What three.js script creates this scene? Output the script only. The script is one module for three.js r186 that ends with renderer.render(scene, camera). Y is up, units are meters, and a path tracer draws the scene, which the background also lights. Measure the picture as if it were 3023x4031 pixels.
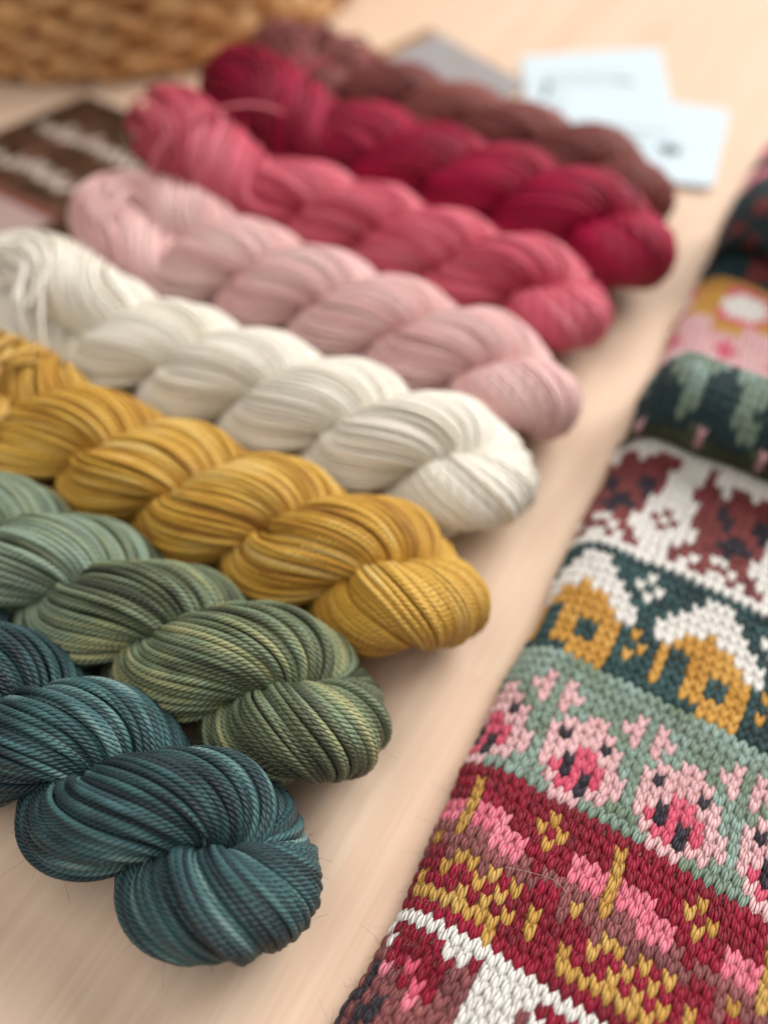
import * as THREE from 'three';
import { mergeGeometries } from 'three/addons/utils/BufferGeometryUtils.js';
import { RectAreaLightUniformsLib } from 'three/addons/lights/RectAreaLightUniformsLib.js';

// ---------------------------------------------------------------- camera, light, exposure
const scene = new THREE.Scene();
scene.background = new THREE.Color(0.05, 0.048, 0.045);
const camera = new THREE.PerspectiveCamera(54.99, 767 / 1024, 0.01, 12);
const PITCH = 49.236 * Math.PI / 180, CAMH = 0.205;
camera.position.set(0, CAMH, 0);
camera.lookAt(0, CAMH - Math.sin(PITCH), -Math.cos(PITCH));
camera.updateMatrixWorld(); camera.updateProjectionMatrix();
camera.focus = 0.192;
camera.userData.fStop = camera.getFocalLength() / 7.0;        // an opening of 7.0 mm

RectAreaLightUniformsLib.init();
function windowLight(color, intensity, w, h, from, to) {
  const l = new THREE.RectAreaLight(color, intensity, w, h);
  l.position.set(...from); l.lookAt(...to); scene.add(l); return l;
}
windowLight(new THREE.Color(1, 0.965, 0.92), 11, 2.0, 1.7, [1.65, 1.75, -1.5], [0.0, 0, -0.2]);   // tall window behind and to the right
windowLight(new THREE.Color(1, 0.93, 0.86), 2.45, 2.4, 2.4, [-0.4, 2.1, 0.5], [0.0, 0, -0.2]);       // pale ceiling lit by the room

const renderer = new THREE.WebGLRenderer({ antialias: true });
renderer.setSize(767, 1024);
renderer.toneMapping = THREE.LinearToneMapping;
renderer.toneMappingExposure = 1.06;
renderer.shadowMap.enabled = true;

// ---------------------------------------------------------------- helpers
let seed = 12345;
const rnd = () => { seed = (seed * 1664525 + 1013904223) >>> 0; return seed / 4294967296; };
const hash = (i, k) => { let h = (i * 374761393 + k * 668265263) | 0; h = Math.imul(h ^ (h >>> 13), 1274126177); h ^= h >>> 16; return (h >>> 0) / 4294967296; };
const noise1 = (x, k) => { const i = Math.floor(x), f = x - i, u = f * f * (3 - 2 * f); return (hash(i, k) * (1 - u) + hash(i + 1, k) * u) * 2 - 1; };
const noise2 = (x, y, k) => { const j = Math.floor(y), f = y - j, u = f * f * (3 - 2 * f); return noise1(x, k + j * 131) * (1 - u) + noise1(x, k + (j + 1) * 131) * u; };
const clamp = (x, a, b) => Math.min(b, Math.max(a, x));
const sstep = (a, b, x) => { const t = clamp((x - a) / (b - a), 0, 1); return t * t * (3 - 2 * t); };
const V3 = (x, y, z) => new THREE.Vector3(x, y, z);
const lin = (r, g, b) => { const c = new THREE.Color().setRGB(r / 255, g / 255, b / 255, THREE.SRGBColorSpace); return [c.r, c.g, c.b]; };
const mix3 = (a, b, t) => [a[0] + (b[0] - a[0]) * t, a[1] + (b[1] - a[1]) * t, a[2] + (b[2] - a[2]) * t];
function put(name, geo, mat, parent = scene) {
  const m = new THREE.Mesh(geo, mat); m.name = name; m.castShadow = m.receiveShadow = true; parent.add(m); return m;
}
function tag(o, label, category, group, kind) {
  if (label) o.userData.label = label; if (category) o.userData.category = category;
  if (group) o.userData.group = group; if (kind) o.userData.kind = kind; return o;
}
function dataTex(n, m, fn, srgb) {
  const d = new Uint8Array(n * m * 4);
  for (let j = 0; j < m; j++) for (let i = 0; i < n; i++) { const c = fn(i / n, j / m, i, j), o = (j * n + i) * 4; d[o] = c[0] * 255; d[o + 1] = c[1] * 255; d[o + 2] = c[2] * 255; d[o + 3] = 255; }
  const t = new THREE.DataTexture(d, n, m); t.wrapS = t.wrapT = THREE.RepeatWrapping; t.magFilter = THREE.LinearFilter; t.minFilter = THREE.LinearMipmapLinearFilter;
  t.generateMipmaps = true; if (srgb) t.colorSpace = THREE.SRGBColorSpace; t.needsUpdate = true; return t;
}
// a tube along points with its own vertex colours; uv.x runs along the yarn in twist periods
function tube(pts, frames, rad, sides, colors, period, closed, squash = 1) {
  const n = pts.length, pos = [], nor = [], uv = [], col = [], idx = [];
  let len = 0; const rows = closed ? n + 1 : n;
  for (let r = 0; r < rows; r++) {
    const i = r % n, p = pts[i], [N, B] = frames[i], R = typeof rad === 'number' ? rad : rad[i], c = colors[i];
    if (r > 0) len += p.distanceTo(pts[(r - 1) % n]);
    for (let s = 0; s <= sides; s++) {
      const a = s / sides * Math.PI * 2, ca = Math.cos(a), sa = Math.sin(a) * squash;
      const nx = N.x * ca + B.x * sa, ny = N.y * ca + B.y * sa, nz = N.z * ca + B.z * sa;
      pos.push(p.x + nx * R, p.y + ny * R, p.z + nz * R); nor.push(nx, ny, nz); uv.push(len / period, s / sides); col.push(c[0], c[1], c[2]);
    }
  }
  const w = sides + 1;
  for (let r = 0; r < rows - 1; r++) for (let s = 0; s < sides; s++) { const a = r * w + s, b = a + w; idx.push(a, a + 1, b, b, a + 1, b + 1); }
  const g = new THREE.BufferGeometry();
  g.setAttribute('position', new THREE.Float32BufferAttribute(pos, 3)); g.setAttribute('normal', new THREE.Float32BufferAttribute(nor, 3));
  g.setAttribute('uv', new THREE.Float32BufferAttribute(uv, 2)); g.setAttribute('color', new THREE.Float32BufferAttribute(col, 3)); g.setIndex(idx);
  return g;
}
// the same for a closed tube: the leftover turn is spread along it so that both ends meet
function loopFrames(pts) {
  const F = frames(pts, true), n = pts.length, T0 = F[0][2], N0 = F[0][0], Nn = F[n - 1][0].clone().addScaledVector(T0, -F[n - 1][0].dot(T0)).normalize();
  const miss = Math.atan2(Nn.clone().cross(N0).dot(T0), Nn.dot(N0));
  return F.map(([N, B, T], i) => { const a = miss * i / n, c = Math.cos(a), s = Math.sin(a); return [N.clone().multiplyScalar(c).addScaledVector(B, s), B.clone().multiplyScalar(c).addScaledVector(N, -s), T]; });
}
// rotation-minimising frames for a polyline
function frames(pts, closed) {
  const n = pts.length, T = [], out = [];
  for (let i = 0; i < n; i++) {
    const a = closed ? pts[(i + n - 1) % n] : pts[Math.max(0, i - 1)], b = closed ? pts[(i + 1) % n] : pts[Math.min(n - 1, i + 1)];
    T.push(b.clone().sub(a).normalize());
  }
  let N = Math.abs(T[0].y) < 0.9 ? V3(0, 1, 0) : V3(1, 0, 0); N.addScaledVector(T[0], -N.dot(T[0])).normalize();
  for (let i = 0; i < n; i++) { N = N.clone().addScaledVector(T[i], -N.dot(T[i])).normalize(); out.push([N, T[i].clone().cross(N), T[i]]); }
  return out;
}

// ---------------------------------------------------------------- table
const grainDir = 61 * Math.PI / 180;
const woodTex = dataTex(1024, 2048, (u, v) => {
  const per = (x, y, fx, fy, k) => noise2(x * fx, y * fy, k);
  const pore = Math.max(0, noise2(v * 900, u * 46, 23) - 0.55) * 2;
  let fine = per(v, u, 420, 9, 11) * 0.45 + per(v, u, 230, 6, 12) * 0.25 + per(v, u, 800, 30, 19) * 0.35 - pore * 0.5;
  const warp = v + 0.012 * noise2(u * 2.2, v * 3, 5);
  const broad = noise2(warp * 34, u * 1.6, 13) * 0.5 + noise2(warp * 12, u * 1.1, 14) * 0.6;
  const streak = Math.max(0, noise2(warp * 46, u * 2.2, 15) - 0.45) * 1.6;
  const t = fine * 0.036 + broad * 0.008;
  return [clamp(0.80 + t * 0.8 - streak * 0.015, 0, 1), clamp(0.71 + t - streak * 0.05, 0, 1), clamp(0.63 + t * 1.15 - streak * 0.06, 0, 1)];
}, true);
const woodBump = dataTex(512, 512, (u, v) => { const h = 0.5 + 0.3 * noise2(v * 300, u * 9, 21) + 0.2 * noise2(v * 140, u * 20, 22); return [h, h, h]; });
const woodMat = new THREE.MeshPhysicalMaterial({ map: woodTex, bumpMap: woodBump, bumpScale: 0.00006, roughness: 0.55, specularIntensity: 0.22 });
{
  const g = new THREE.BoxGeometry(2.4, 0.03, 2.0), p = g.attributes.position, uv = g.attributes.uv;
  for (let i = 0; i < p.count; i++) {
    const x = p.getX(i), z = p.getZ(i), c = Math.cos(grainDir), s = -Math.sin(grainDir);
    uv.setXY(i, (x * c + z * s) / 0.62 + 0.3, (-x * s + z * c) / 0.62 + 0.17);
  }
  const t = put('table', g, woodMat); t.position.set(0, -0.015, -0.35);
  tag(t, 'pale blond wooden tabletop with fine straight grain', 'table', null, 'structure');
}

// ---------------------------------------------------------------- yarn materials
const plyBump = dataTex(128, 64, (u, v) => {
  const f = ((4 * (v + u)) % 1 + 1) % 1, h = Math.sqrt(Math.max(0, 1 - (2 * f - 1) ** 2));
  const fib = 0.5 + 0.5 * Math.sin(2 * Math.PI * (21 * (v + u * 0.7) + Math.sin(2 * Math.PI * u * 2) * 0.6));
  const q = h * 0.86 + fib * 0.14; return [q, q, q];
});
const plyTone = dataTex(256, 96, (u, v) => {
  const p = ((4 * (v + u)) % 4 + 4) % 4, ply = [1, 0.91, 0.97, 0.93][Math.floor(p)];
  const w = (v + u) % 1, q = Math.round((w - Math.floor(w)) * 96);
  const fib = hash(q, 5) * 0.5 + hash(Math.round(q / 2), 6) * 0.5, f2 = 0.5 + 0.5 * noise1(((u * 8) % 8), q * 3 + 11) ;
  const g = clamp(ply * (0.92 + 0.12 * fib + 0.06 * (f2 - 0.5)), 0, 1); return [g, g, g];
});
function yarnMat(bump, rough, sheen) {
  return new THREE.MeshPhysicalMaterial({ vertexColors: true, map: plyTone, bumpMap: plyBump, bumpScale: bump, roughness: rough, sheen, sheenRoughness: 0.6, sheenColor: new THREE.Color(0.9, 0.9, 0.9), specularIntensity: 0.8 });
}

// ---------------------------------------------------------------- twisted skeins
/* A skein is one closed hank: two legs wound round each other (left-handed rope), a tight fold at the near end and a
   loose knot of loops at the far end. o: tip = fold centre, ang = direction, L = rope length, a = leg radius, d = yarn width */
function skein(o) {
  const { tip, ang, L, a, d, pal, k } = o;
  const half = o.half || 0.026, om = Math.PI / half, r = a * 0.92, b = o.b || r * 1.12, step = o.step || 0.001;
  const bl = o.bl || 0.032, hl = o.hl || 0.006, fe = (o.fe ?? 132) * Math.PI / 180, bulb = o.bulb || 1.25;
  const e = f => V3(0, Math.sin(f), Math.cos(f));
  let raw = [];
  const M = 240;
  for (let i = 0; i < M; i++) { const x = -L + L * i / M, f = fe + om * x; raw.push(e(f).multiplyScalar(r).add(V3(x, 0, 0))); }
  for (let i = 0; i < 40; i++) { const g = Math.PI * i / 40, f = fe + 0.35 * Math.sin(g) * 0.3 + om * b * 0.3 * Math.sin(g); raw.push(e(f).multiplyScalar(r * Math.cos(g)).add(V3(b * Math.sin(g), 0, 0))); }
  for (let i = 0; i < M; i++) { const x = -L * i / M, f = fe + Math.PI + om * x; raw.push(e(f).multiplyScalar(r).add(V3(x, 0, 0))); }
  const fl = fe + Math.PI - om * L;
  for (let i = 0; i < 80; i++) {
    const g = Math.PI * i / 80, sg = Math.sin(g);
    raw.push(e(fl + sg * (o.lturn || 0.5)).multiplyScalar(r * Math.cos(g) * (1 + (o.lwide ?? 0.55) * sg)).add(V3(-L - bl * Math.pow(sg, 0.9), hl * sg, (o.lz || 0) * sg)));
  }
  for (let it = 0; it < 16; it++) raw = raw.map((p, i) => p.clone().multiplyScalar(0.5).addScaledVector(raw[(i + 1) % raw.length], 0.25).addScaledVector(raw[(i + raw.length - 1) % raw.length], 0.25));
  // even steps along the closed curve
  const cum = [0]; for (let i = 1; i <= raw.length; i++) cum.push(cum[i - 1] + raw[i % raw.length].distanceTo(raw[i - 1]));
  const len = cum[raw.length];
  const sample = n => { const out = []; let j = 0; for (let i = 0; i < n; i++) { const s = len * i / n; while (cum[j + 1] < s) j++; out.push(raw[j].clone().lerp(raw[(j + 1) % raw.length], (s - cum[j]) / (cum[j + 1] - cum[j]))); } return out; };
  const curve = n => {
    const C = sample(n), F = frames(C, true);
    const N0 = F[0][0], T0 = F[0][2], Nn = F[n - 1][0].clone().addScaledVector(T0, -F[n - 1][0].dot(T0)).normalize();
    const miss = Math.atan2(Nn.clone().cross(N0).dot(T0), Nn.dot(N0));
    const ca = 1 / Math.hypot(1, r * om), turns = Math.round((om * ca * (o.tw || 1.5) * len + miss) / (2 * Math.PI)), tot = turns * 2 * Math.PI + miss;
    // extra roll of the yarns round the tight fold, let out again in the loose knot
    const xs = C.map(p => p.x), fold = xs.indexOf(Math.max(...xs)) / n, w = (Math.PI * r * 1.0) / len, kn = xs.indexOf(Math.min(...xs)) / n;
    const extra = C.map((_, i) => (o.roll ?? 5.5) * (sstep(fold - w, fold + w, i / n) - sstep(kn - 0.06, kn + 0.06, i / n)));
    return { C, F, tot, n, extra };
  };
  const jt = o.jit ?? 1, hi = curve(Math.round(len / step)), lo = curve(Math.round(len / Math.max(step * 1.6, 0.0018)));
  const mat = yarnMat(o.bump ?? 0.0007, o.rough || 0.5, o.sheen ?? 0.05);
  const X = V3(Math.cos(ang), 0, Math.sin(ang)), Z = V3(-Math.sin(ang), 0, Math.cos(ang));
  const hAx = r + a - 0.0018;
  const root = new THREE.Group(); root.name = o.name; scene.add(root);
  root.position.set(tip[0], 0, tip[1]); root.rotation.y = -ang;
  tag(root, o.label, 'yarn skein', 'skeins laid side by side');
  function strand(cv, rho0, beta0, id, sides, rad, out) {
    const { C, F, tot, n, extra } = cv, pts = [], cols = [], rr = [];
    for (let i = 0; i < n; i++) {
      const t = i / n, s = t * len, p = C[i], [N, B] = F[i];
      // wrap-safe noise: blend both ends of the closed strand
      const nz = (sc, q) => { const w = sstep(0.94, 1, t), v = noise1(s / sc, q); return w > 0 ? v * (1 - w) + noise1((s - len) / sc, q) * w : v; };
      const loose = sstep(-L + 0.012, -L - 0.012, p.x), wild = 1 + loose * 1.5;
      const be = beta0 + tot * t + extra[i] + (nz(0.021, id * 7 + k) * 0.085 + nz(0.008, id * 7 + 3 + k) * 0.025) * wild;
      // bunches: neighbours ride up or sink together
      const bunch = noise2(beta0 * 2.1, s / 0.03, k + 900) * sstep(1, 0.93, t) * sstep(0, 0.05, t) * 0.0014 * (o.bunch ?? 1);
      const grow = 1 + loose * (bulb - 1) + (o.puff || 0) * sstep(-0.012, 0.004, p.x);
      let rho = rho0 * grow + bunch + jt * (nz(0.014, id * 7 + 5 + k) * d * 0.24 * wild + (out ? (nz(0.03, id * 7 + 6 + k) * 0.2 + (hash(id, k + 77) - 0.5) * 0.3) * d : 0));
      const off = N.clone().multiplyScalar(Math.cos(be) * rho).addScaledVector(B, Math.sin(be) * rho);
      const dist = Math.hypot(p.y, p.z), w = sstep(0.003, -0.004, p.x) * (1 - loose);
      if (dist > 1e-5 && w > 0) { const dy = -p.y / dist, dz = -p.z / dist, c = off.y * dy + off.z * dz, m = dist - rad * 0.9; if (c > m) { off.y -= dy * (c - m) * w; off.z -= dz * (c - m) * w; } }
      const q = p.clone().add(off);
      const fl = -hAx + rad * 0.8; if (q.y < fl + 0.002) { const u = (fl + 0.002 - q.y); q.y = fl + 0.002 * Math.exp(-u / 0.002); }
      q.y += hAx; if (q.y < rad * 1.02) q.y = rad * 1.02;
      pts.push(q);
      const dye = 0.48 + 0.30 * noise2(beta0 * 0.7 + s / 0.04, s / 0.022, k + 40) * sstep(1, 0.95, t) * sstep(0, 0.05, t) + 0.36 * nz(0.007, id * 5 + k + 60) + 0.20 * nz(0.03, id * 5 + k + 61) + 0.16 * nz(0.0022, id * 5 + k + 63);
      const x = clamp(dye, 0, 0.9999) * (pal.length - 1), j = Math.floor(x);
      let cl = mix3(pal[j], pal[j + 1], x - j);
      if (o.patch) { const pt = o.patch, m = sstep(pt[0], pt[1], p.x) * sstep(pt[3], pt[2], p.x) * clamp(0.55 + 0.6 * nz(0.01, id * 5 + k + 65), 0, 1); cl = mix3(cl, pt[4], m); }
      cols.push(cl); rr.push(rad * (1 + 0.10 * nz(0.004, id * 3 + k + 70)));
    }
    return { pts, cols, rr };
  }
  const n1 = Math.round(2 * Math.PI * (a - d / 2) / (d * 0.97)), n2 = Math.round(2 * Math.PI * (a - d * 1.35) / (d * 1.05));
  for (let i = 0; i < n1; i++) {
    const st = strand(hi, a - d / 2, (i + (hash(i, k) - 0.5) * 0.5) / n1 * 2 * Math.PI, i, o.sides || 7, d * 0.48, true);
    put('yarn_strand', tube(st.pts, loopFrames(st.pts), st.rr, o.sides || 7, st.cols, d * 3.3, true), mat, root);
  }
  for (let i = 0; i < n2; i++) {
    const st = strand(lo, a - d * 1.35, (i + (hash(i, k + 9) - 0.5) * 0.4) / n2 * 2 * Math.PI, i + 200, 5, d * 0.6, false);
    put('yarn_strand', tube(st.pts, loopFrames(st.pts), st.rr, 5, st.cols, d * 3.3, true), mat, root);
  }
  // inner yarns of the hank
  const cc = lo.C.map(p => p.clone().add(V3(0, hAx, 0))), mid = pal[Math.floor(pal.length / 2)];
  put('core', tube(cc, loopFrames(cc), cc.map(p => (a - d * 2.0) * (1 + (bulb - 1) * sstep(-L + 0.012, -L - 0.012, p.x))), 8, cc.map(() => mid), d * 3, true), mat, root);
  // yarns wrapped round the knot
  for (let i = 0; i < (o.tails || 0); i++) {
    const x0 = -L - bl * (0.15 + 0.5 * rnd()), tilt = (rnd() - 0.5) * 1.4, pts = [], R = a * (1.25 + 0.35 * rnd()) * bulb, g0 = rnd() * 6.28;
    for (let j = 0; j <= 26; j++) { const g = g0 + j / 26 * (3.6 + (i % 3)), rr = R * (1 + 0.12 * noise1(j / 5, i + k)); pts.push(V3(x0 + Math.cos(g) * tilt * R, Math.max(d * 0.6, hAx + hl * 0.7 + Math.sin(g) * rr * 0.86), Math.cos(g) * rr)); }
    put('loose_end', tube(pts, frames(pts, false), d * 0.5, 6, pts.map((_, j) => mix3(pal[1], pal[pal.length - 1], 0.5 + 0.4 * noise1(j / 3, i + k))), d * 3.3, false), mat, root);
  }
  // halo of stray fibres
  if (o.fuzz) {
    const gs = [];
    const outer = root.children.filter(c => c.name === 'yarn_strand').slice(0, n1);
    for (let i = 0; i < o.fuzz; i++) {
      const g = outer[Math.floor(rnd() * outer.length)].geometry, pi = Math.floor(rnd() * g.attributes.position.count);
      const p = V3().fromBufferAttribute(g.attributes.position, pi), n = V3().fromBufferAttribute(g.attributes.normal, pi);
      if (p.y < 0.006) continue;
      const l = 0.0012 + rnd() * rnd() * 0.005, dr = V3(rnd() - 0.5, rnd() - 0.4, rnd() - 0.5).multiplyScalar(1.4).add(n).normalize(), bend = V3(rnd() - 0.5, rnd() - 0.5, rnd() - 0.5).multiplyScalar(0.9);
      const pts = []; for (let j = 0; j <= 4; j++) { const t = j / 4; pts.push(p.clone().addScaledVector(dr, l * t).addScaledVector(bend, l * t * t)); }
      const c = mix3(pal[pal.length - 1], pal[pal.length - 1], 0);
      gs.push(tube(pts, frames(pts, false), 0.000026, 3, pts.map(() => c), 1, false));
    }
    const f = put('fuzz', mergeGeometries(gs), mat, root); f.userData.kind = 'stuff';
  }
  return root;
}
const P = {
  teal: [lin(26, 39, 47), lin(38, 60, 67), lin(53, 85, 90), lin(72, 112, 115), lin(120, 152, 150)],
  green: [lin(60, 64, 52), lin(84, 92, 70), lin(106, 115, 86), lin(124, 142, 116), lin(144, 152, 112), lin(168, 170, 126)],
  gold: [lin(164, 114, 42), lin(200, 148, 54), lin(220, 172, 70), lin(232, 188, 92), lin(240, 206, 126)],
  cream: [lin(246, 239, 222), lin(250, 245, 231), lin(252, 248, 236), lin(253, 250, 241)],
  pink: [lin(228, 176, 174), lin(240, 194, 192), lin(246, 208, 205), lin(250, 220, 217)],
  rose: [lin(182, 48, 76), lin(208, 78, 102), lin(226, 108, 128), lin(240, 142, 156)],
  crimson: [lin(116, 0, 36), lin(152, 0, 50), lin(178, 4, 66), lin(198, 16, 80)],
  brown: [lin(112, 56, 56), lin(134, 70, 68), lin(152, 86, 80), lin(168, 102, 94)],
};
const DEG = Math.PI / 180;
skein({ name: 'teal_skein', label: 'dark teal yarn skein nearest the camera, mottled with blue-grey', tip: [-0.0311, -0.0717], ang: 33 * DEG, L: 0.105, a: 0.0100, d: 0.00162, half: 0.0268, bunch: 0.8, jit: 0.85, pal: P.teal, k: 11, step: 0.0009, sides: 8, fe: 198, fuzz: 2200 });
skein({ name: 'green_skein', label: 'moss green yarn skein between the teal and golden skeins', tip: [-0.0181, -0.1057], ang: 29.5 * DEG, L: 0.118, a: 0.01, d: 0.00162, half: 0.0265, bunch: 0.8, jit: 0.85, pal: P.green, k: 211, step: 0.0009, sides: 8, fe: 206, fuzz: 1900, patch: [-0.10, -0.082, -0.062, -0.045, lin(150, 172, 154)] });
skein({ name: 'gold_skein', label: 'golden mustard yarn skein between the green and cream skeins', tip: [0.0051, -0.1376], ang: 27.8 * DEG, L: 0.112, a: 0.01, d: 0.00158, half: 0.0265, bunch: 0.8, jit: 0.85, pal: P.gold, k: 411, step: 0.001, fe: 208, tails: 6, bl: 0.034, fuzz: 900, bulb: 1.35 });
skein({ name: 'cream_skein', label: 'undyed cream yarn skein beside the golden one', tip: [0.0204, -0.1753], ang: 27.5 * DEG, L: 0.118, a: 0.01, d: 0.00125, jit: 0.45, bunch: 0.6, half: 0.0270, pal: P.cream, k: 611, step: 0.0015, sides: 6, fe: 184, tails: 4, bump: 0.0004, bl: 0.036, hl: 0.006 });
skein({ name: 'blush_skein', label: 'pale blush pink yarn skein beside the cream one', tip: [0.0365, -0.2077], ang: 33 * DEG, L: 0.116, a: 0.0099, d: 0.00125, jit: 0.45, bunch: 0.6, half: 0.0270, pal: P.pink, k: 811, step: 0.0016, sides: 6, fe: 207, tails: 1, bump: 0.0004, bl: 0.036, hl: 0.004 });
skein({ name: 'rose_skein', label: 'rose pink yarn skein with a puffy knotted far end', tip: [0.0507, -0.2453], ang: 32 * DEG, L: 0.104, a: 0.0099, d: 0.00125, jit: 0.45, bunch: 0.6, half: 0.0270, pal: P.rose, k: 1011, step: 0.002, sides: 6, fe: 185, tails: 4, bump: 0.0004, bl: 0.042, hl: 0.015, bulb: 1.6 });
skein({ name: 'crimson_skein', label: 'deep crimson yarn skein lying against the brown one', tip: [0.0728, -0.2754], ang: 31 * DEG, L: 0.103, a: 0.0112, d: 0.00125, jit: 0.45, bunch: 0.6, half: 0.0270, pal: P.crimson, k: 1211, step: 0.0022, sides: 6, fe: 185, tails: 4, bump: 0.0004, bl: 0.042, hl: 0.010, bulb: 1.5 });
skein({ name: 'brown_skein', label: 'reddish brown yarn skein farthest back, in front of the white cards', tip: [0.0835, -0.3120], ang: 36 * DEG, L: 0.114, a: 0.0097, d: 0.00125, jit: 0.45, bunch: 0.6, half: 0.0270, pal: P.brown, k: 1411, step: 0.0022, sides: 6, fe: 208, tails: 4, bump: 0.0004, bl: 0.04, hl: 0.008, bulb: 1.3 });

// ---------------------------------------------------------------- knitted colourwork piece
{
  const UA = -33 * DEG, VA = 63.5 * DEG, U = [Math.cos(UA), -Math.sin(UA)], V = [Math.cos(VA), -Math.sin(VA)], O = [-0.007, -0.0489];
  const EA = 0.012, EB = 0.0105, SW = 0.00242, SH = 0.00285, COLS = 41;
  const arc = [[0, 0, 0]]; for (let i = 1; i <= 90; i++) { const t = i * DEG, q = [EA * (1 - Math.cos(t)), Math.sin(t)], l = arc[i - 1]; arc.push([l[0] + Math.hypot(q[0] - l[1], (q[1] - l[2]) * EB), q[0], q[1]]); }
  const AL = arc[90][0], FULL = COLS * SW, FLAT = FULL - 2 * AL;
  const side = x => { for (let j = 0; j < 90; j++) if (arc[j + 1][0] >= x) { const f = (x - arc[j][0]) / (arc[j + 1][0] - arc[j][0]); return [arc[j][1] + f * (arc[j + 1][1] - arc[j][1]), arc[j][2] + f * (arc[j + 1][2] - arc[j][2])]; } return [EA, 1]; };
  const across = x => x < 0 ? [0, x / EB] : x < AL ? side(x) : x > FULL - AL ? (() => { const q = side(Math.max(0, FULL - x)); return [2 * EA + FLAT - q[0], q[1]]; })() : [EA + x - AL, 1];
  // lengthwise path (v, y): flat, a fold rolled on top, flat, a second fold, flat
  const path = [];
  const addP = (v, y) => path.push([v, y]);
  for (let v = -0.03; v < 0.1655; v += 0.002) addP(v, EB + 0.0006 * Math.sin(v * 60));
  const roll = (cv, cy, R, a0, a1, ry = R) => { for (let i = 0; i <= 40; i++) { const q = (a0 + (a1 - a0) * i / 40) * DEG; addP(cv + R * Math.cos(q), cy + ry * Math.sin(q)); } };
  roll(0.1775, 0.0195, 0.0125, 222, -30);
  for (let v = 0.192; v < 0.258; v += 0.002) addP(v, 0.009 + 0.001 * Math.sin(v * 80));
  roll(0.277, 0.019, 0.0155, 215, -30, 0.0135);
  for (let v = 0.294; v < 0.36; v += 0.002) addP(v, 0.009);
  const pl = [0]; for (let i = 1; i < path.length; i++) pl.push(pl[i - 1] + Math.hypot(path[i][0] - path[i - 1][0], path[i][1] - path[i - 1][1]));
  let row0 = 0; for (let i = 1; i < path.length; i++) if (path[i - 1][0] < 0 && path[i][0] >= 0) { row0 = pl[i] - path[i][0]; break; }
  const along = s => { s += row0; let i = 1; while (i < path.length - 1 && pl[i] < s) i++; const f = (s - pl[i - 1]) / (pl[i] - pl[i - 1]); return [path[i - 1][0] + f * (path[i][0] - path[i - 1][0]), path[i - 1][1] + f * (path[i][1] - path[i - 1][1])]; };
  const surf = (x, s) => { const [v, y] = along(s), [q, h] = across(x); const wav = 0.0011 * noise1(s / 0.021, 88) + 0.0005 * noise1(s / 0.008, 89); const lump = 0.0007 * noise2(x / 0.013, s / 0.014, 77) * sstep(0.002, 0.008, x); return V3(O[0] + (q + wav) * U[0] + v * V[0], y * Math.max(0.03, h) + lump * h, O[1] + (q + wav) * U[1] + v * V[1]); };
  const ROW0 = -9, ROWS = Math.floor((pl[path.length - 1] - row0) / SH) - 1;

  const CO = { C: [lin(110, 0, 28), lin(140, 0, 40), lin(164, 12, 56)], G: [lin(176, 128, 52), lin(200, 154, 74), lin(214, 176, 100)], P: [lin(222, 102, 128), lin(232, 126, 148), lin(236, 142, 160)], M: [lin(116, 62, 68), lin(140, 80, 82), lin(158, 92, 92)],
    W: [lin(236, 234, 228), lin(240, 238, 233), lin(242, 240, 236)], N: [lin(34, 30, 42), lin(42, 38, 50), lin(52, 48, 60)], S: [lin(112, 130, 104), lin(132, 154, 140), lin(158, 184, 178)], L: [lin(224, 170, 176), lin(232, 186, 190), lin(238, 198, 200)],
    R: [lin(206, 70, 104), lin(220, 90, 118), lin(228, 108, 134)], T: [lin(22, 46, 50), lin(34, 68, 70), lin(54, 92, 94)], Y: [lin(188, 134, 46), lin(206, 152, 64), lin(218, 170, 86)], B: [lin(112, 50, 52), lin(130, 62, 62), lin(146, 74, 72)],
    O: [lin(74, 84, 66), lin(92, 102, 80), lin(108, 120, 96)], K: [lin(28, 50, 54), lin(36, 62, 66), lin(48, 76, 80)] };
  const bands = {};
  const chart = (top, off, rows) => rows.forEach((r, i) => { bands[top - i] = [r.replace(/ /g, ''), off]; });
  // base rows: figures in white, rose and brown under the white zigzag (13 columns from column 3)
  chart(7, 3, ['WWWWWWWWWWWWW', 'CCCCWWCWWWWWC', 'CCCCCMMWWWWMW', 'CCRCCMMWWWWMM', 'PMCRCMMWWWWMN', 'MMMPMMMWWWMMN', 'MNMMMMMWWWMNN', 'NNMMPMNWWWMNM', 'NMMMMNNWWMMNM', 'MMNMMNMWWMNNM', 'MNNMMMMWWMMNM', 'NNMMPMNWWWMNM', 'NMMMMNNWWMMNM', 'MMNMMNMWWMNNM', 'MMMMMNMWWMNNM', 'MMNMMNMWWMNMM', 'MMNMMNMWWMNNM', 'MMNMMNMWWMNNM']);
  // crimson with candles and little stars (13 columns, candle in the middle, from column -2)
  chart(19, -2, ['CCCCCCCCCCCCC', 'GCCCCCGCCCCCC', 'CGCCCCGCCCCCG', 'GCCPPPGPPPCCC', 'CCCPPPGPPPPPC', 'CMMMMMGMMPPPM', 'MCCMGMMMMMMMM', 'CCCMCCMGGMGCG', 'CGCCCCGCCGCGC', 'CGCCGCCCGCGCG', 'CCCCGGGGGGGGC', 'CCCCCCCCCCCGC']);
  // sage with animal heads (9 columns, from column -2)
  chart(31, -2, ['SSSSSSSSS', 'SSSSSSSSS', 'SLSSSSSSL', 'SLLSSSSLL', 'SLSSLLSSL', 'SSLLLLLSS', 'SLNLLLNLS', 'SLLLRRLLS', 'SLLNRRRLL', 'SLRNRNRLL', 'SSLRRNLLS', 'SSSLLLSSS']);
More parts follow.
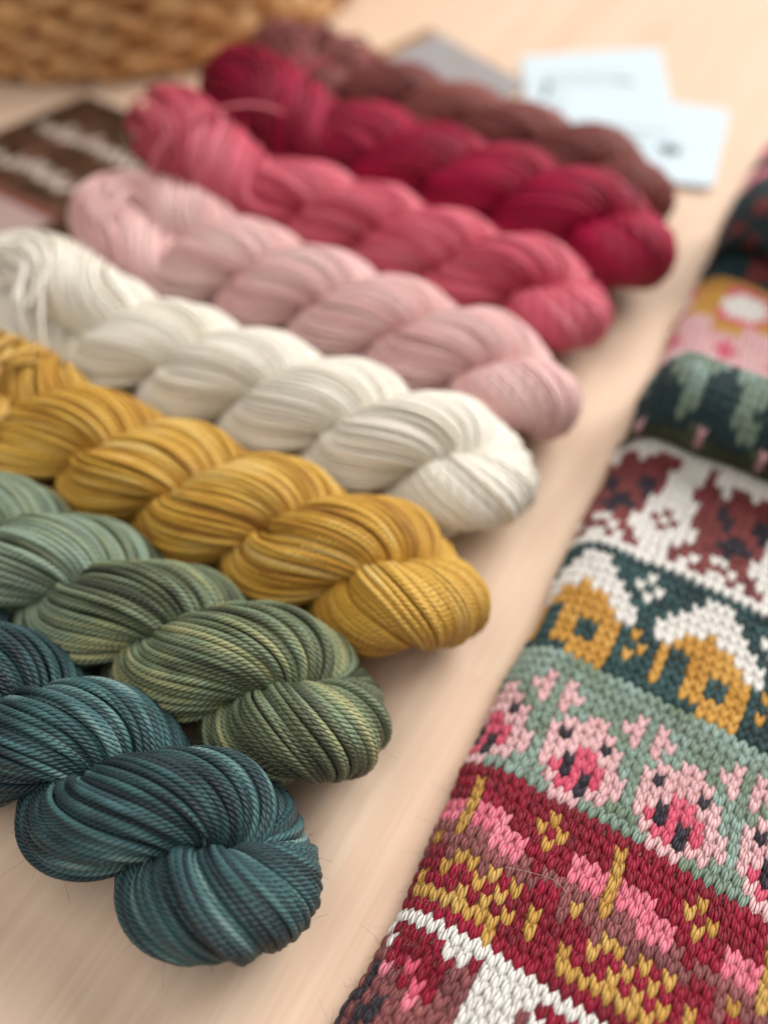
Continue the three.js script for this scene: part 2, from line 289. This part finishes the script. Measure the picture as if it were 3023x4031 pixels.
  // teal with snowy houses (13 columns, from column -1)
  chart(43, -1, ['TTTTTTTTTTTTT', 'TTTTTWWWTTTTW', 'WTTTWWWWWTTWT', 'TTTWWWWWWWTTW', 'TTWWWWYWWWWTT', 'TWWWYYYYYWWWT', 'TWWYYYYYYYWWT', 'TTYTTYYYYYYTY', 'YTYTTYYTTYYTT', 'TTYTTYYTTYYTY', 'TTYTTYYYYYYTT', 'TTTTTTTYYYYTT']);
  chart(44, 0, ['WWWWWWWWWWWWW']);
  // brown-red with white figures, navy birds and snow (13 columns, from column 4)
  chart(58, 4, ['WWWWWWWWWWWWW', 'WWWBBBWWWBWWW', 'BWBBBBWWWBWWB', 'BBBBBWWWWBBWB', 'BBBBBWWWBBBBB', 'BBNNBWWWBBBNB', 'BBNNBWWWWBBNN', 'BBBNWWWWWBBBN', 'NNBBWWBWWBBBB', 'NNNBWBWBWWBBN', 'NBBWWWBWWWBBB', 'WBBWWWWWWBBBW', 'BWBBWWWWBBWBB', 'WBWBBWWWBWBBW']);
  chart(63, 0, ['KKOLKKK', 'OOOLOOO', 'OOOLOOO', 'OOOOOOO', 'OOOOOOO']);
  const key = (c, r) => {
    const b = bands[r];
    if (b) { const n = b[0].length; return b[0][(((c - b[1]) % n) + n) % n]; }
    if (r < -9) return 'M';
    const q = r - 64, tri = n => Math.abs(((c % n) + n) % n - n / 2) / (n / 2), rag = 0.25 * noise2(c / 1.4, q / 1.2, 8);
    if (q < 8) return tri(7) + rag < 0.84 - q * 0.10 ? 'K' : 'S';
    if (q < 12) return tri(7) + rag < 0.22 ? 'K' : 'S';
    if (q < 15) return 'T';
    if (q < 18) return 'Y';
    const bc = ((c + 5) % 10) - 5 + rag * 3, far = Math.hypot(bc + 0.5, (q - 32.5) * 1.05);
    if (q < 28) return Math.hypot(((c + 1) % 7) - 3, q - 25) < 1.3 ? 'R' : 'L';
    if (q < 30) return tri(9) + rag < 0.5 ? 'L' : 'Y';
    if (q < 37) return far < 2.6 ? 'W' : far < 3.5 ? 'R' : 'Y';
    if (q < 59) return noise2(c / 2.2, q / 2.2, 5) > 0.16 && q < 51 ? 'B' : 'K';
    return q % 9 < 6 ? 'P' : 'T';
  };
  const knitMat = yarnMat(0.0007, 0.55, 0.0);
  // one leg of a stitch, as a plump tapered yarn arc in (across, up, out) units
  function legGeo(cx, cs, sgn, long, sides, col, jit) {
    cx += 0.22 * SW * noise2(cs / 0.016, cx / 0.012, 411); cs += 0.16 * SH * noise2(cx / 0.008, cs / 0.009, 412);
    const p0 = surf(cx, cs), du = surf(cx + 0.0006, cs).sub(surf(cx - 0.0006, cs)), dv = surf(cx, cs + 0.0006).sub(surf(cx, cs - 0.0006));
    const eu = du.normalize(), n = eu.clone().cross(dv).normalize().multiplyScalar(-1); if (n.y < -0.2) n.multiplyScalar(-1);
    const ev = dv.normalize();
    const pts = [], rad = [], cols = [];
    for (let i = 0; i <= long; i++) {
      const t = i / long, x = sgn * (0.02 + 0.48 * t - 0.05 * t * t) * (1 + jit[3] * 0.10) + jit[0] * 0.07, y = -0.82 + 1.66 * t + jit[1] * 0.10, z = 0.22 + 0.44 * Math.sin(Math.PI * Math.pow(t, 0.8)) * (1 + jit[2] * 0.25) - 0.42 * t * t;
      pts.push(p0.clone().addScaledVector(eu, x * SW).addScaledVector(ev, y * SH).addScaledVector(n, z * 0.00105));
      rad.push(0.00067 * (0.16 + 0.90 * Math.pow(Math.sin(Math.PI * clamp(0.07 + t * 0.87, 0, 1)), 0.85)) * (1 + jit[3] * 0.1));
      const k = 0.5 + 0.5 * col[3] + 0.25 * noise1(i * 0.8, Math.floor(jit[0] * 9999)), f = clamp(k, 0, 0.999) * 2, j = Math.floor(f);
      cols.push(mix3(col[j], col[j + 1], f - j));
    }
    return tube(pts, frames(pts, false), rad, sides, cols, 0.0075 * (sgn > 0 ? 1 : -1), false);
  }
  const M = camera.matrixWorldInverse.copy(camera.matrixWorld).invert(), list = [];
  for (let r = ROW0; r < ROWS; r++) for (let c = 0; c < COLS; c++) {
    const cx = (c + 0.5) * SW, cs = (r + 0.5) * SH, p = surf(cx, cs), q = p.clone().applyMatrix4(M), z = -q.z, nx = q.x / (z * 0.5206 * 0.749), ny = q.y / (z * 0.5206);
    list.push({ r, c, cx, cs, z, inView: Math.abs(nx) < 1 && Math.abs(ny) < 1 && c > 3 });
  }
  const near = new Set(list.filter(o => o.inView).sort((a, b) => a.z - b.z).slice(0, 298));
  const cowl = new THREE.Group(); cowl.name = 'knitted_cowl'; scene.add(cowl);
  tag(cowl, 'stranded colourwork knitting with pigs and snowy houses, folded over at its far end', 'knitwear');
  const rest = [];
  for (const o of list) {
    const id = o.r * 97 + o.c, kk = key(o.c, o.r), base = CO[kk];
    const tone = 0.75 * noise2(o.c / 2.5, o.r / 1.3, 301 + kk.charCodeAt(0)) + 0.5 * (hash(id, 7) - 0.5);
    const col = [base[0], base[1], base[2], tone];
    const fine = o.r < 50, gs = [];
    for (const sgn of [-1, 1]) gs.push(legGeo(o.cx, o.cs, sgn, fine ? 8 : 5, fine ? 8 : 5, col, [0, 1, 2, 3].map(i => hash(id, 50 + i + sgn) * 2 - 1)));
    if (near.has(o)) put('stitch', mergeGeometries(gs), knitMat, cowl); else rest.push(...gs);
  }
  const rs = put('stitch_rows', mergeGeometries(rest), knitMat, cowl); rs.userData.kind = 'stuff';
  // the strands carried behind the stitches close the fabric
  {
    const pos = [], col = [], uv = [], idx = [], nr = ROWS - ROW0;
    for (let r = 0; r <= nr; r++) for (let c = 0; c <= COLS; c++) {
      const cx = c * SW, cs = (r + ROW0) * SH, p = surf(cx, cs), q = surf(cx + 0.0005, cs).sub(surf(cx - 0.0005, cs)).cross(surf(cx, cs + 0.0005).sub(surf(cx, cs - 0.0005))).normalize(); if (q.y < 0 && !(along(cs)[1] > 0.02)) q.multiplyScalar(-1); else if (q.y < -0.2) q.multiplyScalar(-1);
      p.addScaledVector(q, 0.00012); p.y = Math.max(p.y, 0.0004); pos.push(p.x, p.y, p.z); col.push(...CO[key(Math.min(c, COLS - 1), r + ROW0)][1]); uv.push(c, r);
    }
    const w = COLS + 1; for (let r = 0; r < nr; r++) for (let c = 0; c < COLS; c++) { const a = r * w + c; idx.push(a, a + w, a + 1, a + w, a + w + 1, a + 1); }
    const g = new THREE.BufferGeometry(); g.setAttribute('position', new THREE.Float32BufferAttribute(pos, 3)); g.setAttribute('uv', new THREE.Float32BufferAttribute(uv, 2)); g.setAttribute('color', new THREE.Float32BufferAttribute(col, 3)); g.setIndex(idx); g.computeVertexNormals();
    put('backing_strands', g, new THREE.MeshStandardMaterial({ vertexColors: true, roughness: 0.95, side: THREE.DoubleSide }), cowl);
  }
  // stray fibres on the knitting
  {
    const gs = [], cs = [lin(205, 120, 140), lin(200, 170, 120), lin(225, 220, 215)];
    for (let i = 0; i < 4200; i++) {
      const p = surf((i < 1100 ? 0.6 + rnd() * 6 : 3 + rnd() * 30) * SW, (-3 + rnd() * 34) * SH); p.y += 0.0007;
      const l = 0.0015 + rnd() * rnd() * 0.005, dr = V3(rnd() - 0.5, rnd() * 0.7, rnd() - 0.5).normalize(), bend = V3(rnd() - 0.5, rnd() - 0.6, rnd() - 0.5).multiplyScalar(1.1), pts = [];
      for (let j = 0; j <= 4; j++) { const t = j / 4; pts.push(p.clone().addScaledVector(dr, l * t).addScaledVector(bend, l * t * t)); }
      const c = cs[i % 3]; gs.push(tube(pts, frames(pts, false), 0.00002, 3, pts.map(() => c), 1, false));
    }
    const f = put('fuzz', mergeGeometries(gs), knitMat, cowl); f.userData.kind = 'stuff';
  }
  // the long pale hair lying over the crimson rows
  {
    const ps = [[9.2, 13.2], [10.5, 13.6], [12.0, 14.0], [13.4, 14.2], [14.4, 13.9]].map(([c, r]) => { const p = surf(c * SW, r * SH); p.y += 0.0016; return p; });
    const pts = new THREE.CatmullRomCurve3(ps).getPoints(30);
    tag(put('stray_hair', tube(pts, frames(pts, false), 0.00006, 4, pts.map(() => lin(250, 240, 238)), 1, false), knitMat), 'single long pale fibre lying across the crimson knitted rows', 'fibre');
  }
}

// ---------------------------------------------------------------- cards and booklets
function canvasTex(w, h, draw) {
  const c = document.createElement('canvas'); c.width = w; c.height = h; draw(c.getContext('2d'), w, h);
  const t = new THREE.CanvasTexture(c); t.colorSpace = THREE.SRGBColorSpace; return t;
}
// a card: four corners given as table points (x, z), anticlockwise from its near left corner
function card(name, label, category, corners, y0, thick, tex, edge) {
  const cx = corners.reduce((s, p) => s + p[0], 0) / 4, cz = corners.reduce((s, p) => s + p[1], 0) / 4;
  const g = new THREE.Group(); g.name = name; g.position.set(cx, y0, cz); scene.add(g); tag(g, label, category);
  const q = corners.map(p => [p[0] - cx, p[1] - cz]), pos = [], idx = [], uv = [];
  const N = 10;
  for (let j = 0; j <= N; j++) for (let i = 0; i <= N; i++) {
    const u = i / N, v = j / N, x = (q[0][0] * (1 - u) + q[1][0] * u) * (1 - v) + (q[3][0] * (1 - u) + q[2][0] * u) * v, z = (q[0][1] * (1 - u) + q[1][1] * u) * (1 - v) + (q[3][1] * (1 - u) + q[2][1] * u) * v;
    pos.push(x, thick + 0.0004, z); uv.push(u, v);
  }
  for (let j = 0; j < N; j++) for (let i = 0; i < N; i++) { const a = j * (N + 1) + i; idx.push(a, a + 1, a + N + 1, a + 1, a + N + 2, a + N + 1); }
  const f = new THREE.BufferGeometry(); f.setAttribute('position', new THREE.Float32BufferAttribute(pos, 3)); f.setAttribute('uv', new THREE.Float32BufferAttribute(uv, 2)); f.setIndex(idx); f.computeVertexNormals();
  const sh = new THREE.Shape(q.map(p => new THREE.Vector2(p[0], -p[1])));
  const body = new THREE.ExtrudeGeometry(sh, { depth: thick, bevelEnabled: false }); body.rotateX(-Math.PI / 2);
  put('card_stock', body, edge, g);
  put('printed_face', f, new THREE.MeshPhysicalMaterial({ map: tex, roughness: 0.5, specularIntensity: 0.4, side: THREE.DoubleSide }), g);
  return g;
}
const scribble = (x, px, py, w, h, n, sd) => {           // joined-up strokes standing for lettering too blurred to read
  let X = px; x.beginPath(); x.moveTo(X, py);
  for (let i = 0; i < n; i++) { const s = w / n, up = (hash(i, sd) - 0.35) * h; x.quadraticCurveTo(X + s * 0.4, py - up, X + s * 0.6, py - h * 0.1); x.quadraticCurveTo(X + s * 0.8, py + h * 0.25 * hash(i, sd + 5), X + s, py); X += s; if (hash(i, sd + 9) > 0.78) { X += s * 0.4; x.moveTo(X, py); } }
  x.stroke();
};
const brownTex = canvasTex(512, 360, (x, w, h) => {
  x.fillStyle = '#38281c'; x.fillRect(0, 0, w, h);
  for (let i = 0; i < 260; i++) { x.fillStyle = ['#54382a', '#38261a', '#64483a', '#4c3022', '#332419'][i % 5]; x.globalAlpha = 0.5; x.beginPath(); x.ellipse(hash(i, 1) * w, hash(i, 2) * h, 8 + hash(i, 3) * 40, 5 + hash(i, 4) * 18, hash(i, 5) * 3, 0, 7); x.fill(); }
  x.globalAlpha = 1; x.fillStyle = '#9c8684'; x.fillRect(0, h * 0.80, w * 0.72, h * 0.2); x.fillStyle = '#6c443a'; x.fillRect(w * 0.2, h * 0.74, w * 0.5, h * 0.06);
  x.strokeStyle = '#b5aaa2'; x.lineCap = 'round'; x.lineWidth = 9;
  scribble(x, w * 0.08, h * 0.32, w * 0.60, 90, 12, 3); scribble(x, w * 0.04, h * 0.60, w * 0.72, 90, 15, 13);
  x.fillStyle = '#b8aca2'; x.beginPath(); x.arc(w * 0.42, h * 0.12, 17, 0, 7); x.fill();
});
const paperEdge = new THREE.MeshStandardMaterial({ color: new THREE.Color(0.72, 0.75, 0.78), roughness: 0.8 });
card('printed_card', 'dark brown printed card with pale lettering, partly under the knotted skein ends', 'card', [[-0.195, -0.346], [-0.111, -0.286], [-0.044, -0.353], [-0.128, -0.413]], 0.0002, 0.0006, brownTex, new THREE.MeshStandardMaterial({ color: new THREE.Color(0.12, 0.07, 0.05), roughness: 0.7 }));
const greyTex = canvasTex(512, 256, (x, w, h) => {
  x.fillStyle = '#8d8d91'; x.fillRect(0, 0, w, h); x.fillStyle = '#8a6a4a'; x.fillRect(0, 0, w * 0.10, h);
  for (let i = 0; i < 160; i++) { x.globalAlpha = 0.25; x.fillStyle = ['#98989c', '#828084', '#94897f'][i % 3]; x.beginPath(); x.ellipse(w * 0.12 + hash(i, 31) * w, hash(i, 32) * h, 6 + hash(i, 33) * 30, 5 + hash(i, 34) * 20, 0, 0, 7); x.fill(); }
  x.globalAlpha = 1; x.strokeStyle = '#96685c'; x.lineWidth = 13; x.lineCap = 'round'; scribble(x, w * 0.22, h * 0.62, w * 0.34, 40, 6, 43);
});
card('grey_booklet', 'grey booklet with a reddish print, behind the brown skein', 'booklet', [[-0.024, -0.429], [0.018, -0.372], [0.063, -0.422], [0.021, -0.479]], 0.0002, 0.001, greyTex, new THREE.MeshStandardMaterial({ color: new THREE.Color(0.34, 0.24, 0.16), roughness: 0.7 }));
const whiteTex = s => canvasTex(512, 400, (x, w, h) => {
  x.fillStyle = '#bccdd7'; x.fillRect(0, 0, w, h); x.strokeStyle = '#727e86'; x.lineWidth = 8; x.lineCap = 'round';
  scribble(x, w * 0.12, h * 0.42, w * 0.5, 26, 14, 61 + s); scribble(x, w * 0.12, h * 0.54, w * 0.42, 22, 14, 67 + s);
  x.fillStyle = '#465056';
  if (s) { for (let i = 0; i < 7; i++) { x.beginPath(); x.ellipse(w * 0.70 + Math.cos(i * 0.9) * 22, h * 0.62 + Math.sin(i * 0.9) * 14, 22, 8, i * 0.9, 0, 7); x.fill(); } }
  else { for (let i = 0; i < 5; i++) { x.beginPath(); x.ellipse(w * 0.13 + i * 5, h * 0.75 - i * 22, 20, 9, -0.7 - 0.2 * i, 0, 7); x.fill(); } x.beginPath(); x.ellipse(w * 0.7, h * 0.55, 46, 10, 0.2, 0, 7); x.fill(); }
});
card('white_card', 'bluish white card lying under another white card', 'card', [[0.060, -0.398], [0.122, -0.401], [0.127, -0.459], [0.062, -0.450]], 0.0002, 0.0006, whiteTex(0), paperEdge);
card('white_card_001', 'bluish white card with a small dark emblem, on top of the other white card', 'card', [[0.064, -0.350], [0.125, -0.338], [0.145, -0.397], [0.077, -0.417]], 0.0016, 0.0006, whiteTex(1), paperEdge);

// ---------------------------------------------------------------- woven basket
{
  const b = new THREE.Group(); b.name = 'woven_basket'; b.position.set(-0.1403, 0, -0.5520); scene.add(b);
  tag(b, 'round woven wicker basket of honey brown strands behind the skeins', 'basket');
  const cols = [lin(222, 174, 120), lin(234, 190, 134), lin(240, 202, 150), lin(200, 148, 94)];
  const wick = new THREE.MeshPhysicalMaterial({ vertexColors: true, roughness: 0.6, bumpMap: plyBump, bumpScale: 0.0004 });
  const R0 = 0.121, rOf = y => R0 + 0.10 * Math.sqrt(y) * 0.55, NS = 53;
  const pr = []; for (let i = 0; i <= 12; i++) { const y = i / 12 * 0.13; pr.push(new THREE.Vector2(rOf(y) - 0.006, y + 0.002)); }
  const wall = new THREE.LatheGeometry([new THREE.Vector2(0.0001, 0.002), ...pr], 64);
  const wc = []; for (let i = 0; i < wall.attributes.position.count; i++) wc.push(...lin(170, 122, 74)); wall.setAttribute('color', new THREE.Float32BufferAttribute(wc, 3));
  put('basket_wall', wall, new THREE.MeshStandardMaterial({ vertexColors: true, roughness: 0.9, side: THREE.DoubleSide }), b);
  for (let s = 0; s < NS; s++) {
    const a = s / NS * 2 * Math.PI, pts = []; for (let i = 0; i <= 14; i++) { const y = 0.003 + i / 14 * 0.13; pts.push(V3(Math.cos(a) * rOf(y), y, Math.sin(a) * rOf(y))); }
    put('stake', tube(pts, frames(pts, false), 0.0026, 6, pts.map(() => cols[s % 4]), 0.02, false), wick, b);
  }
  for (let k = 0; k < 17; k++) for (let m = 0; m < 2; m++) {
    const y = 0.0045 + k * 0.0076 + (m ? 0.0034 : 0), pts = [], cc = [], n = NS * 6;
    for (let i = 0; i < n; i++) { const a = i / n * 2 * Math.PI, w = Math.cos(NS / 2 * a + (k + m) * Math.PI + m * 0.5) ; const rr = rOf(y) + w * 0.0040; pts.push(V3(Math.cos(a) * rr, y + 0.0016 * Math.sin(NS / 2 * a + m * 1.6 + k) + 0.0006 * noise1(i / 9, k), Math.sin(a) * rr)); cc.push(mix3(cols[(k + m) % 3], cols[3], 0.5 + 0.5 * noise1(i / 11, k * 3 + m))); }
    put('weaver', tube(pts, loopFrames(pts), 0.0033, 7, cc, 0.03, true), wick, b);
  }
  const rim = []; for (let i = 0; i < 200; i++) { const a = i / 200 * 2 * Math.PI; rim.push(V3(Math.cos(a) * rOf(0.134), 0.136, Math.sin(a) * rOf(0.134))); }
  put('rim', tube(rim, loopFrames(rim), 0.007, 8, rim.map((_, i) => cols[i % 3]), 0.03, true), wick, b);
}

renderer.render(scene, camera);
